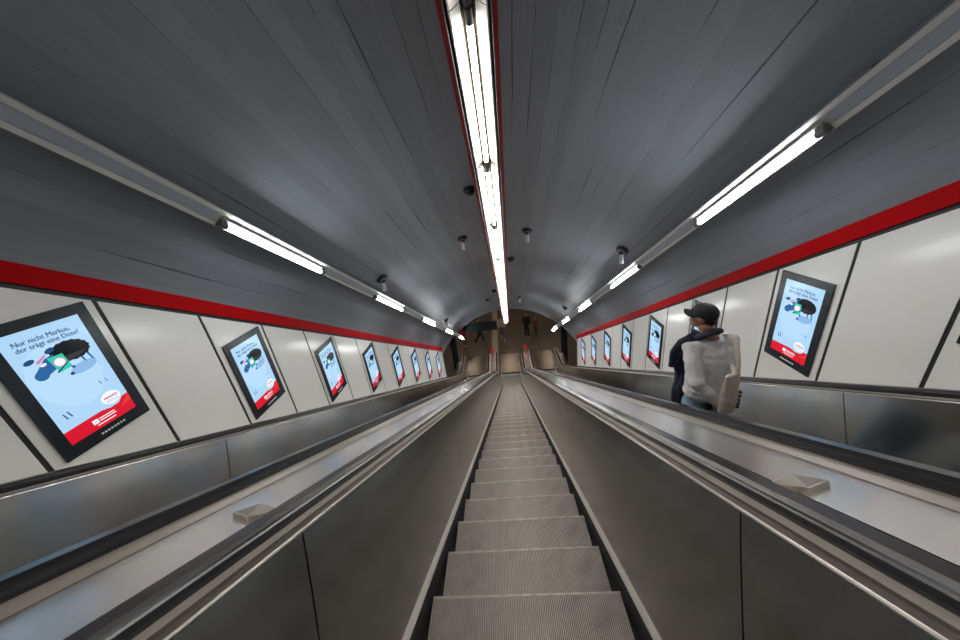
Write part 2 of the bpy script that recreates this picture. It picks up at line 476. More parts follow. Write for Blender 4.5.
def rhombus(u, label):
    e = empty('anti_slide_block', W(u, NN+.795, 1.115), label, 'block', 'anti slide blocks on the decks', rot=(R(-30), 0, 0))
    sg = 1 if u > 0 else -1
    c = [(sg*.085, -.012), (sg*-.008, -.057), (sg*-.092, -.012), (sg*.040, .056)]
    if sg < 0: c = c[::-1]
    b = MB(); b.prism(c, 'z', 0, .017); b.build('base', M['bright'], e)
    b = MB(); top = (0, 0, .034)
    for i in range(4):
        p, q = c[i], c[(i+1) % 4]
        b.poly([(p[0]*.94, p[1]*.94, .0174), (q[0]*.94, q[1]*.94, .0174), top])
    b.build('pyramid_cap', M['satin'], e)
rhombus(.865, 'rhombus shaped metal block on the deck next to the man\'s escalator')
rhombus(-.865, 'rhombus shaped metal block on the deck next to the escalator without the man')

# ------------------------------------------------------------------ advertising screens
def text_mesh(name, body, size, x, z, y, mat, parent, bold=0.0):
    cu = bpy.data.curves.new('lettering', 'FONT'); cu.body = body; cu.size = size; cu.offset = bold; cu.resolution_u = 3
    t = bpy.data.objects.new('tmp', cu); COL.objects.link(t)
    dg = bpy.context.evaluated_depsgraph_get(); dg.update()
    me = bpy.data.meshes.new_from_object(t.evaluated_get(dg))
    bpy.data.objects.remove(t)
    for v in me.vertices: v.co = Vector((x+v.co.x*.90, y, z+v.co.y))
    bm = bmesh.new(); bm.from_mesh(me)                      # heavier strokes
    g = bmesh.ops.duplicate(bm, geom=bm.verts[:]+bm.edges[:]+bm.faces[:])
    for v in g['geom']:
        if isinstance(v, bmesh.types.BMVert): v.co += Vector((.0016, -.0001, .0005))
    bm.to_mesh(me); bm.free()
    me.materials.clear(); me.materials.append(mat); me.name = name
    return me
DW, DH = .43, .805
DZ = (.575+(-.23))/2          # display centre above the slope line
FZT, FZB = .648, -.318
def make_screen(loc, rot, label, dots):
    e = empty('advertising_screen', loc, label, 'screen', 'advertising screens on the tunnel walls', rot=(0, 0, rot))
    hw, hh = DW/2, DH/2
    b = MB(); fw = .281; zt, zb = FZT-DZ, FZB-DZ; y0 = -.016
    # bezel ring: four bars with a recessed opening, and a back box
    b.box(-fw, fw, -.008, 0, zb, zt)
    b.box(-fw, -hw, y0, -.008, zb, zt); b.box(hw, fw, y0, -.008, zb, zt)
    b.box(-hw, hw, y0, -.008, hh, zt); b.box(-hw, hw, y0, -.008, zb, -hh)
    b.build('bezel', M['bezel'], e)
    d = MB(); d.box(-hw, hw, -.0105, -.008, -hh, hh); dsp = d.build('display', M['d_bg'], e)
    def P(x, z, l): return ((x-.5)*DW, -.0107-.0004*l, (z-.5)*DH)
    def blob(b, cx, cz, rx, rz, l, mi, n=22, tilt=0, bump=0, nb=9):
        pts = []
        for i in range(n):
            a = 2*math.pi*i/n; k = 1+bump*math.sin(nb*a)
            x = rx*k*math.cos(a); z = rz*k*math.sin(a); t = R(tilt)
            # tilt in metric space
            X, Z = x*DW, z*DH
            pts.append(P(cx+(X*math.cos(t)-Z*math.sin(t))/DW, cz+(X*math.sin(t)+Z*math.cos(t))/DH, l))
        b.poly(pts, mi)
    mats = [M[k] for k in ('d_pale', 'd_shadow', 'd_navy', 'd_blue', 'd_black', 'd_grey', 'd_green', 'd_pink', 'd_white')]
    b = MB()
    blob(b, .45, .55, .42, .30, 0, 0, tilt=10)                                  # pale snow
    blob(b, .70, .565, .19, .045, 1, 1, tilt=8); blob(b, .52, .545, .03, .014, 2, 2)
    for x in (.70, .80): b.poly([P(x, .70, 1), P(x+.035, .70, 1), P(x+.075, .59, 1), P(x+.05, .59, 1)], 3)   # hind legs
    blob(b, .66, .735, .255, .088, 2, 4, n=64, tilt=-4, bump=.035, nb=16)           # wool
    b.poly([P(.45, .70, 3), P(.50, .65, 3), P(.72, .665, 3), P(.86, .70, 3), P(.62, .705, 3)], 5)
    b.poly([P(.16, .655, 3), P(.33, .74, 3), P(.45, .755, 3), P(.43, .64, 3), P(.27, .605, 3)], 3)              # head
    blob(b, .21, .625, .085, .042, 4, 3, tilt=15)
    blob(b, .17, .755, .065, .020, 4, 2, tilt=12); blob(b, .44, .79, .065, .020, 4, 2, tilt=20)      # ears
    b.poly([P(.23, .735, 4), P(.37, .775, 4), P(.37, .76, 4), P(.24, .715, 4)], 7)
    blob(b, .29, .70, .04, .012, 5, 8, tilt=10)
    b.poly([P(.36, .735, 5), P(.55, .735, 5), P(.57, .605, 5), P(.40, .595, 5)], 6)                         # mint can
    blob(b, .465, .675, .075, .040, 6, 7); blob(b, .465, .675, .064, .034, 7, 8)
    b.poly([P(.37, .605, 8), P(.57, .665, 8), P(.57, .655, 8), P(.38, .593, 8)], 2)
    b.poly([P(.55, .615, 8), P(.60, .60, 8), P(.60, .585, 8), P(.56, .585, 8)], 2)
    for (x, z, k) in ((.12, .27, 1), (.18, .275, 1), (.74, .39, .6), (.83, .39, .6)):                        # grass tufts
        b.poly([P(x, z, 1), P(x+.02*k, z-.002, 1), P(x+.045*k, z-.06*k, 1), P(x+.02*k, z-.055*k, 1)], 3)
    b.build('illustration', mats, dsp)
    b = MB()
    b.poly([P(0, 0, 1), P(1, 0, 1), P(1, .17, 1), P(.90, .165, 1), P(.82, .125, 1), P(.68, .118, 1), P(.55, .135, 1), P(0, .122, 1)], 0)
    b.poly([P(.86, .10, 2), P(1, .165, 2), P(1, .10, 2), P(.8, .07, 2)], 1)
    blob(b, .76, .205, .145, .062, 3, 2)
    b.poly([P(.66, .222, 4), P(.87, .222, 4), P(.87, .206, 4), P(.66, .206, 4)], 3)
    for z in (.188, .172): b.poly([P(.67, z, 4), P(.86, z, 4), P(.86, z-.005, 4), P(.67, z-.005, 4)], 4)
    b.poly([P(.36, .092, 4), P(.445, .092, 4), P(.445, .050, 4), P(.36, .050, 4)], 2)
    b.poly([P(.385, .076, 5), P(.42, .076, 5), P(.42, .066, 5), P(.385, .066, 5)], 4)
    for z, w in ((.087, .24), (.066, .25), (.036, .22)):
        b.poly([P(.46 if z > .05 else .40, z, 4), P(.46+w, z, 4), P(.46+w, z-.009, 4), P(.46 if z > .05 else .40, z-.009, 4)], 2)
    b.build('banner', [M['d_red'], M['d_red2'], M['d_white'], M['d_pink'], M['d_shadow']], dsp)
    for k, (tx, z) in enumerate((('Nur nicht Markus,', .895), ('der trägt eine Dose!', .845))):
        me = text_mesh('lettering', tx, .0445, (.12-.5)*DW, (z-.5)*DH, -.0111, M['d_navy'], dsp, .0)
        o = bpy.data.objects.new('lettering', me); COL.objects.link(o); o.parent = dsp
    if dots:
        for i in range(8):
            c = MB(); c.ball((.021*i-.05, -.016, -hh-.042), .0082, 8, 5); c.build('indicator_dot', M['dots'], e)
    return e
def copy_tree(o, parent=None):
    c = o.copy(); COL.objects.link(c)
    if parent is not None: c.parent = parent
    for ch in list(o.children): copy_tree(ch, c)
    return c
ORD = ['first', 'second', 'third', 'fourth', 'fifth', 'sixth', 'seventh', 'last']
proto = None
for side in (-1, 1):
    c0 = 1.755 if side > 0 else 1.818
    for k in range(8):
        Y = c0+2*PITCH*k
        loc = (side*(WALLX-.001), Y, ZC-Y*TAN+DZ); rot = R(-90) if side > 0 else R(90)
        if side < 0:
            lb = ['large lit advert screen with readable sheep poster, across from the man, up the slope', 'second lit sheep advert down the wall across from the man'] + ['%s lit sheep advert down the wall across from the man' % ORD[i] for i in range(2, 7)] + ['last and smallest sheep advert down the wall across from the man']
        else:
            lb = ['lit advert screen cut off by the picture edge on the wall behind the man', 'lit sheep advert screen on the wall just up the slope from the man', 'lit advert screen mostly hidden behind the man\'s capped head'] + ['%s lit advert screen below the man on his wall' % ORD[i] for i in range(0, 4)] + ['last and smallest lit advert screen below the man on his wall']
        if proto is None:
            proto = make_screen(loc, rot, lb[k], True); o = proto
        else:
            o = copy_tree(proto); o.location = loc; o.rotation_euler = (0, 0, rot); o['label'] = lb[k]

# ------------------------------------------------------------------ lights
def trough():
    e = empty('light_trough', W(0, 2.36, 7), 'long red lipped black trough along the crown of the vault', 'light trough', rot=(R(-30), 0, 0))
    a, b = -9.5, 11.2
    z = -.194                               # lip bottom
    for sx in (-1, 1):
        x0, x1 = sorted((sx*.154, sx*.186))
        m = MB(); m.box(x0, x1, a, b, z, .02); m.build('red_lip', M['red_dk'], e)
        x0, x1 = sorted((sx*.148, sx*.1535))
        m = MB(); m.box(x0, x1, a, b, z+.002, -.02); m.build('black_liner', M['backing'], e)
    m = MB(); m.box(-.154, .154, a, b, -.02, .02); m.build('housing', M['black_metal'], e)
    for i in range(7):
        y = a+1.0+i*3.1
        m = MB(); m.box(-.012, .012, y-.012, y+.012, .02, .145); m.build('hanger', M['black_metal'], e)
trough()
def crown_light(s0, s1, label, mat):
    e = empty('strip_light', W(0, 2.30, (s0+s1)/2), label, 'light', 'tube lights along the crown', rot=(R(-30), 0, 0))
    h = (s1-s0)/2
    m = MB(); m.box(-.028, .028, -h+.005, h-.005, -.03, .04); m.build('spine', M['gap_strip'], e)
    for sx in (-1, 1):
        m = MB()
        pr = [(sx*.050, -.030), (sx*.118, -.088), (sx*.122, -.084), (sx*.054, -.022)]
        m.prism(pr, 'y', -h+.004, h-.004); m.build('reflector', M['white_refl'], e)
        m = MB(); m.prism([(sx*.028, -.006), (sx*.052, -.026), (sx*.052, -.018), (sx*.028, .002)], 'y', -h+.004, h-.004); m.build('gap_strip', M['gap_strip'], e)
        m = MB(); m.prism([(sx*.122, -.090), (sx*.127, -.090), (sx*.127, .04), (sx*.122, .04)], 'y', -h+.004, h-.004); m.build('side_plate', M['channel'], e)
    m = MB(); m.tube([(0, -h+.11, -.062), (0, h-.09, -.062)], .0215, 16); m.build('tube', mat, e, smooth=True)
    for y0, y1 in ((-h+.01, -h+.11), (h-.09, h-.01)):
        m = MB(); m.tube([(0, y0, -.062), (0, y1, -.062)], .027, 14); m.box(-.02, .02, y0, y1, -.06, -.02); m.build('socket', M['cap_grey'], e)
CL = [1.747+1.68*(k-2) for k in range(13)]
for k in range(12):
    s0, s1 = CL[k], CL[k+1]
    if s0 < -3: continue
    if k < 2: txt = ['unlit side of the crown tube light above the picture edge', 'crown tube light cut off by the picture top with its grey socket showing'][k]
    elif k == 11: txt = 'last crown tube light over the lower landing'
    else: txt = '%s whole tube light along the crown, counted down from the picture top' % ORD[k-2] if k-2 < 7 else ('eighth' if k == 9 else 'ninth')+' whole tube light along the crown, counted down from the picture top'
    crown_light(s0, s1, txt, M['tube_w'] if k == 5 else M['tube_c'])

def side_channel(side):
    lb = 'long grey light channel on the vault above the wall %s the man' % ('behind' if side > 0 else 'across from')
    uc, nc = side*2.33, (1.42 if side > 0 else 1.445)
    nx, nn = Vector((-side*2.33, -(nc-VN))).normalized()      # inward normal in (u,n)
    ax, an = -side*abs(nn), abs(nx)                             # across, pointing up to the crown
    e = empty('light_channel', W(uc, nc, 7), lb, 'light channel', worldverts=True)
    def PT(a, b, s): return W(uc+ax*a+nx*b, nc+an*a+nn*b, s)
    def bar(nm, a0, a1, b0, b1, s0, s1, mat, par):
        m = MB(); m.hexa([PT(a0, b0, s0), PT(a1, b0, s0), PT(a1, b0, s1), PT(a0, b0, s1), PT(a0, b1, s0), PT(a1, b1, s0), PT(a1, b1, s1), PT(a0, b1, s1)])
        return m.build(nm, mat, par)
    s_0, s_1 = -1.5, 17.25
    bar('lower_flange', -.078, -.043, -.035, .0, s_0, s_1, M['channel'], e)
    bar('upper_flange', .043, .078, -.035, .0, s_0, s_1, M['channel'], e)
    bar('tray', -.06, .06, -.055, -.030, s_0, s_1, M['channel'], e)
    st = [(2.44 if side < 0 else 2.22)+3.24*k for k in range(-1, 5)]
    prev = s_0
    for s in st+[None]:
        e1 = (s-.03) if s is not None else s_1
        if e1 > prev+.1: bar('cover_plate', -.040, .040, -.029, -.012, prev, e1, M['cover'], e)
        if s is not None: prev = s+1.57
    for i in range(8):
        s = -1+i*2.25
        bar('bracket', -.02, .02, -.13, -.055, s, s+.05, M['black_metal'], e)
    for k, s in enumerate(st):
        if k == 0: txt = 'tube light above the picture edge on the channel %s the man' % ('behind' if side > 0 else 'across from')
        elif k == 5: txt = 'last tube light down the vault side %s the man' % ('behind' if side > 0 else 'across from')
        else: txt = '%s bright tube light down the vault side %s the man' % (ORD[k-1], 'behind' if side > 0 else 'across from')
        if k == 0: continue
        t = empty('tube_light', PT(-.030, .012, s+.77), txt, 'light', 'tube lights on the vault sides', worldverts=True)
        m = MB(); m.tube([PT(-.034, .036, s+.07), PT(-.034, .036, s+1.50)], .021, 14); m.build('tube', M['tube_side%d' % (k-1)], t, smooth=True)
        bar('batten', -.062, .010, .0005, .006, s, s+1.57, M['batten'], t)
        bar('shield_fin', .010, .016, .0005, .014, s, s+1.57, M['batten'], t)
        bar('shield_fin', -.068, -.062, .0005, .036, s, s+1.57, M['batten'], t)  # added shield, keeps tube light off the vault below
        for q in (s, s+1.50):
            m = MB(); m.tube([PT(-.034, .036, q), PT(-.034, .036, q+.07)], .025, 12)
            p0 = [PT(-.062, .002, q), PT(.012, .002, q), PT(.012, .002, q+.065), PT(-.062, .002, q+.065), PT(-.058, .036, q), PT(-.006, .036, q), PT(-.006, .036, q+.065), PT(-.058, .036, q+.065)]
            m.hexa(p0); m.build('socket', M['socket_grey'], t)
side_channel(-1); side_channel(1)

def vault_point(u, s, inset=0):
    r = VR-inset; n = VN+math.sqrt(r*r-u*u); return W(u, n, s)
def spotlight(u, s, label, k=1.0):
    p = vault_point(u, s, .015)
    e = empty('spotlight', p, label, 'spotlight', 'round spotlights on the vault'); e.scale = (k, k, k)
    n2 = VN+math.sqrt((VR-.015)**2-u*u)
    q = Vector((-u, -(n2-VN)*SN, -(n2-VN)*CS)).normalized()      # inward normal
    m = MB(); m.tube([q*-.02, q*.02, q*.035], [.105, .105, .09], 22); m.build('base', M['black_metal'], e)
    d = Vector((0, -.15, -1)).normalized(); a = q*.03
    m = MB(); m.tube([a+q*.004, a+q*.016], [.072, .066], 20); m.build('inner_ring', M['socket_grey'], e)
    m = MB(); m.tube([a, a+d*.05], [.040, .040], 14); m.build('stalk', M['black_metal'], e)
    m = MB(); m.tube([a+d*.04, a+d*.20, a+d*.21], [.032, .036, .026], 14); m.build('barrel', M['pale_metal'], e)
sp = 'round black spotlight with pale barrel, '
spotlight(-2.19, 5.7, sp+'just above the channel across from the man')
spotlight(2.17, 5.65, sp+'just above the channel on the man\'s side')
spotlight(-.65, 5.93, sp+'beside the crown, side across from the man', .9)
spotlight(.60, 5.95, sp+'beside the crown, the man\'s side', .9)
spotlight(-2.18, 11.75, sp+'far down above the channel across from the man')
spotlight(2.17, 11.75, sp+'far down above the channel, the man\'s side')
spotlight(-.63, 12.3, sp+'far down beside the crown, side across from the man', .75)
spotlight(.63, 12.4, sp+'far down beside the crown, the man\'s side', .75)
spotlight(2.425, 1.95, sp+'half hidden behind the channel top corner', .45)
def dome(u, s, label):
    p = vault_point(u, s, .01)
    e = empty('ceiling_dome', p, label, 'ceiling dome', 'small black domes beside the crown trough', rot=(R(-30), 0, 0))
    m = MB(); m.tube([(0, 0, .03), (0, 0, -.03)], .085, 18); m.build('collar', M['black_metal'], e)
    m = MB(); m.ball((0, 0, -.03), (.075, .075, .06), 16, 10); m.build('dome_shell', M['black_metal'], e, smooth=True)
dome(-.30, 4.31, 'small black dome touching the red trough, highest of the three')
dome(.30, 7.64, 'small black dome touching the red trough, on the man\'s side')
dome(-.30, 10.92, 'small black dome touching the red trough, lowest of the three')

# ------------------------------------------------------------------ lower landing
def hang_sign():
    e = empty('hanging_sign', (-1.36, 15.3, 2.81), 'dark blank sign board hanging over the landing in front of the passers-by', 'sign')
    m = MB(); m.box(-.88, .88, -.04, .04, 0, .48); m.build('board', M['board'], e)
    m = MB(); m.box(-.90, .90, -.05, .05, .48, .50); m.build('top_rail', M['black_metal'], e)
    for x in (-.6, .6):
        m = MB(); m.tube([(x, 0, .5), (x, 0, 1.99)], .012, 8); m.build('rod', M['black_metal'], e)
hang_sign()
def newel_sign(u, label):
    e = empty('newel_sign', (u, YEND-.08, .8), label, 'sign', 'red signs on the deck ends')
    m = MB(); m.box(-.06, .06, -.03, .03, 0, .015); m.build('foot', M['black_metal'], e)
    m = MB(); m.tube([(0, 0, .01), (0, 0, .12)], .012, 8); m.build('post', M['black_metal'], e)
    m = MB(); m.box(-.075, .075, -.02, .02, .10, .48); m.build('red_face', M['red_sign'], e)
newel_sign(-.95, 'small upright red sign on the deck end across from the man\'s side')
newel_sign(.95, 'small upright red sign at the low end of the deck beside the man\'s escalator')
for i, (x, y, t) in enumerate(((-3.5, 19, 'a'), (0, 19, 'b'), (3.5, 19, 'c'), (-3.5, 24, 'd'), (0, 24, 'e'), (3.5, 24, 'f'))):  # added lamps, out of view, giving the hall its warm light
    e = empty('hall_fill_lamp', (x, y, 4.79), 'added unseen square lamp that warms the hall beyond the vault', 'lamp', 'added hall fill lamps')
    m = MB(); m.box(-.5, .5, -.5, .5, -.06, 0); m.build('housing', M['channel'], e)
    m = MB(); m.box(-.46, .46, -.46, .46, -.07, -.06); m.build('diffuser', M['hall_fill_lamp'], e)
def pillar():
    m = MB(); m.box(2.95, 3.25, 16.2, 16.5, 0, 4.8); struct(m.build('trim_4', M['backing']))
    m = MB(); m.box(-3.25, -2.95, 16.2, 16.5, 0, 4.8); struct(m.build('trim_5', M['backing']))
pillar()

# ------------------------------------------------------------------ people
def fuse(mb, name, mats, parent, voxel=.010, smooth_it=4, disp=0, shade=True, colour=None):
    o = mb.build(name, mats, None)
    md = o.modifiers.new('fuse', 'REMESH'); md.mode = 'VOXEL'; md.voxel_size = voxel
    sm = o.modifiers.new('soften', 'SMOOTH'); sm.iterations = smooth_it; sm.factor = .5
    dg = bpy.context.evaluated_depsgraph_get(); dg.update()
    me = bpy.data.meshes.new_from_object(o.evaluated_get(dg))
    bpy.data.objects.remove(o)
    me.materials.clear()
    for m_ in (mats if isinstance(mats, list) else [mats]): me.materials.append(m_)
    if disp:
        nrm = [v.normal.copy() for v in me.vertices]
        for v, q in zip(me.vertices, nrm):
            c = v.co
            v.co = c+q*(disp*(noise.noise(Vector((c.x*9, c.y*9, c.z*16)))+.5*noise.noise(Vector((c.x*22, c.y*22, c.z*34)))))
    for p in me.polygons:
        p.use_smooth = True
        p.material_index = colour(p.center) if colour else 0
    me.name = name
    r = bpy.data.objects.new(name, me); COL.objects.link(r); r.parent = parent
    return r

def head_shape(b, c, yaw, pitch, s=1.0):
    """skull, jaw, nose, lips, ears about the head centre; faces +y turned by yaw"""
    Mx = Matrix.Translation(Vector(c)) @ Matrix.Rotation(yaw, 4, 'Z') @ Matrix.Rotation(pitch, 4, 'X') @ Matrix.Scale(s, 4)
    k = len(b.v)
    b.ball((0, -.012, .035), (.076, .096, .088)); b.ball((0, .03, -.02), (.064, .068, .092))
    b.ball((0, .05, -.075), (.042, .042, .036))            # chin
    b.tube([(0, .088, .020), (0, .108, -.016), (0, .112, -.026)], [.009, .014, .013], 8)   # nose
    b.tube([(-.022, .090, -.052), (0, .100, -.050), (.022, .090, -.052)], [.006, .009, .006], 8)
    b.tube([(-.020, .088, -.062), (0, .097, -.063), (.020, .088, -.062)], [.006, .009, .006], 8)
    for sx in (-1, 1):
        b.tube([(sx*.018, .086, .030), (sx*.045, .078, .034)], [.010, .008], 8)             # brow
        b.ball((sx*.031, .078, .012), .013, 10, 6)                                           # eye
        b.ball((sx*.078, -.008, -.004), (.010, .022, .034), 10, 8)                            # ear
        b.ball((sx*.050, .062, -.022), (.020, .018, .020), 10, 6)                             # cheek
    for i in range(k, len(b.v)): b.v[i] = Mx @ b.v[i]
    return Mx

def hand(b, wrist, d, palm, s=1.0, curl=.5):
    """palm and five unequal bent fingers; d = pointing direction, palm = palm-facing direction"""
    d = Vector(d).normalized(); p = Vector(palm); p = (p-d*p.dot(d)).normalized(); x = d.cross(p)
    w = Vector(wrist)
    b.tube([w, w+d*.03*s, w+d*.085*s], [(.026*s, .019*s), (.036*s, .016*s), (.040*s, .014*s)], 10, up=x)
    for i, (o, l) in enumerate(((-.030, .070), (-.010, .080), (.010, .075), (.029, .058))):
        r0 = w+d*.080*s+x*o*s; a = r0+(d*(1-.3*curl)+p*curl*.5)*l*.45*s; e = a+(d*(1-curl)+p*curl)*l*.33*s; g = e+(d*(.7-curl)+p*curl)*l*.25*s
        b.tube([r0-d*.02*s, r0, a, e, g], [.0095*s, .0095*s, .009*s, .008*s, .0065*s], 8)
    t0 = w+d*.025*s-x*.028*s
    b.tube([t0, t0+(d*.6-x*.6+p*.3)*.04*s, t0+(d*.9-x*.45+p*.5)*.07*s], [.013*s, .011*s, .008*s], 8)

def figure(loc, yaw, label, pose, top, trousers, shoes, hair, scale=1.0, voxel=.012, top_disp=.004, extra=None, group=None, skin=None):
    """pose: hips, knees, ankles, toes, elbows, wrists (lists L, R), lean, head yaw. Local +y is forward."""
    e = empty('person', loc, label, 'person', group, rot=(0, 0, yaw)); e.scale = (scale,)*3
    skin = skin or M['skin']
    ln = pose.get('lean', 0); V = Vector; sw = pose.get('sw', .185)
    pel, wai, che, nb = V((0, 0, .95)), V((0, ln*.3, 1.10)), V((0, ln*.7, 1.30)), V((0, ln, 1.475))
    hc = nb+V(pose.get('head', (0, .03, .195)))
    b = MB()
    b.tube([nb+V((0, 0, -.1)), nb, hc+V((0, -.02, -.05))], [.06, .055, .052], 12)
    hs = pose.get('hs', 1.0)
    head_shape(b, hc, pose.get('hyaw', 0), pose.get('hpitch', 0), hs)
    b.tube([pel+V((0, 0, -.06)), pel, wai, che, nb+V((0, 0, -.05)), nb], [(.15, .11), (.165, .115), (.14, .10), (.165, .115), (.12, .08), (.06, .06)], 16, up=(1, 0, 0))
    for i, sx in enumerate((-1, 1)):
        sh = nb+V((sx*sw, -.005, -.045)); el = V(pose['elbow'][i]); wr = V(pose['wrist'][i])
        b.tube([nb+V((sx*.05, 0, -.06)), sh, sh.lerp(el, .5), el, el.lerp(wr, .35), wr], [.055, .056, .046, .038, .037, .025], 10)
        hand(b, wr, pose['hand'][i][0], pose['hand'][i][1], 1.0, pose.get('curl', .5))
        hp = V((sx*.09, 0, .92)); kn = V(pose['knee'][i]); an = V(pose['ankle'][i]); to = V(pose['toe'][i])
        b.tube([hp, hp.lerp(kn, .5), kn, kn.lerp(an, .35), an], [.085, .07, .052, .052, .036], 12)
        b.tube([an+V((0, -.03, -.04)), an+V((0, .04, -.045)), to], [.035, .036, .025], 8)
    fuse(b, 'body', skin, e, voxel, 3)
    # top
    b = MB()
    hem = pose.get('hem', .90)
    b.tube([V((0, 0, hem)), V((0, 0, hem+.025)), V((0, 0, max(.99, hem+.04))), wai, che, nb+V((0, 0, -.085)), nb+V((0, 0, -.03)), nb+V((0, -.005, .015))],
           [(.176, .134), (.186, .145), (.182, .142), (.172, .130), (.190, .138), (.185, .118), (.12, .09), (.070, .070)], 18, up=(1, 0, 0))
    for i, sx in enumerate((-1, 1)):
        sh = nb+V((sx*sw, -.005, -.050)); el = V(pose['elbow'][i]); wr = V(pose['wrist'][i])
        b.tube([nb+V((sx*.04, 0, -.06)), sh, sh.lerp(el, .5), el, el.lerp(wr, .4), el.lerp(wr, .85), el.lerp(wr, .97)], [.062, .074, .064, .056, .052, .045, .036], 12)
    fuse(b, pose.get('topname', 'jumper'), top, e, voxel, 3, top_disp)
    b = MB()
    b.tube([V((0, 0, .86)), pel, V((0, 0, 1.04))], [(.16, .12), (.172, .128), (.160, .120)], 16, up=(1, 0, 0))
    for i, sx in enumerate((-1, 1)):
        hp = V((sx*.088, 0, .92)); kn = V(pose['knee'][i]); an = V(pose['ankle'][i])
        b.tube([hp, hp.lerp(kn, .5), kn, kn.lerp(an, .5), an+V((0, 0, .03)), an+V((0, 0, -.01))], [.098, .084, .066, .062, .058, .056], 12)
    fuse(b, 'trousers', trousers, e, voxel, 3, .003)
    for i in (0, 1):
        an = V(pose['ankle'][i]); to = V(pose['toe'][i])
        b = MB(); f_ = (to-an); f_.z = 0; f_.normalize()
        b.tube([V((an.x, an.y, an.z-.045))-f_*.07, V((an.x, an.y, an.z-.04)), V((an.x, an.y, an.z-.05))+f_*.08, to+f_*.02], [(.038, .034), (.043, .042), (.046, .034), (.030, .022)], 12, up=(1, 0, 0))
        fuse(b, 'shoe', shoes, e, voxel, 2)
    if hair:
        b = MB(); k = len(b.v)
        b.ball((0, -.022, .045), (.084, .100, .088)); b.ball((0, -.06, -.02), (.062, .05, .06))
        Mx = Matrix.Translation(hc) @ Matrix.Rotation(pose.get('hyaw', 0), 4, 'Z') @ Matrix.Scale(hs, 4)
        for i in range(k, len(b.v)): b.v[i] = Mx @ b.v[i]
        fuse(b, 'hair', hair, e, voxel, 2)
    return e, hc

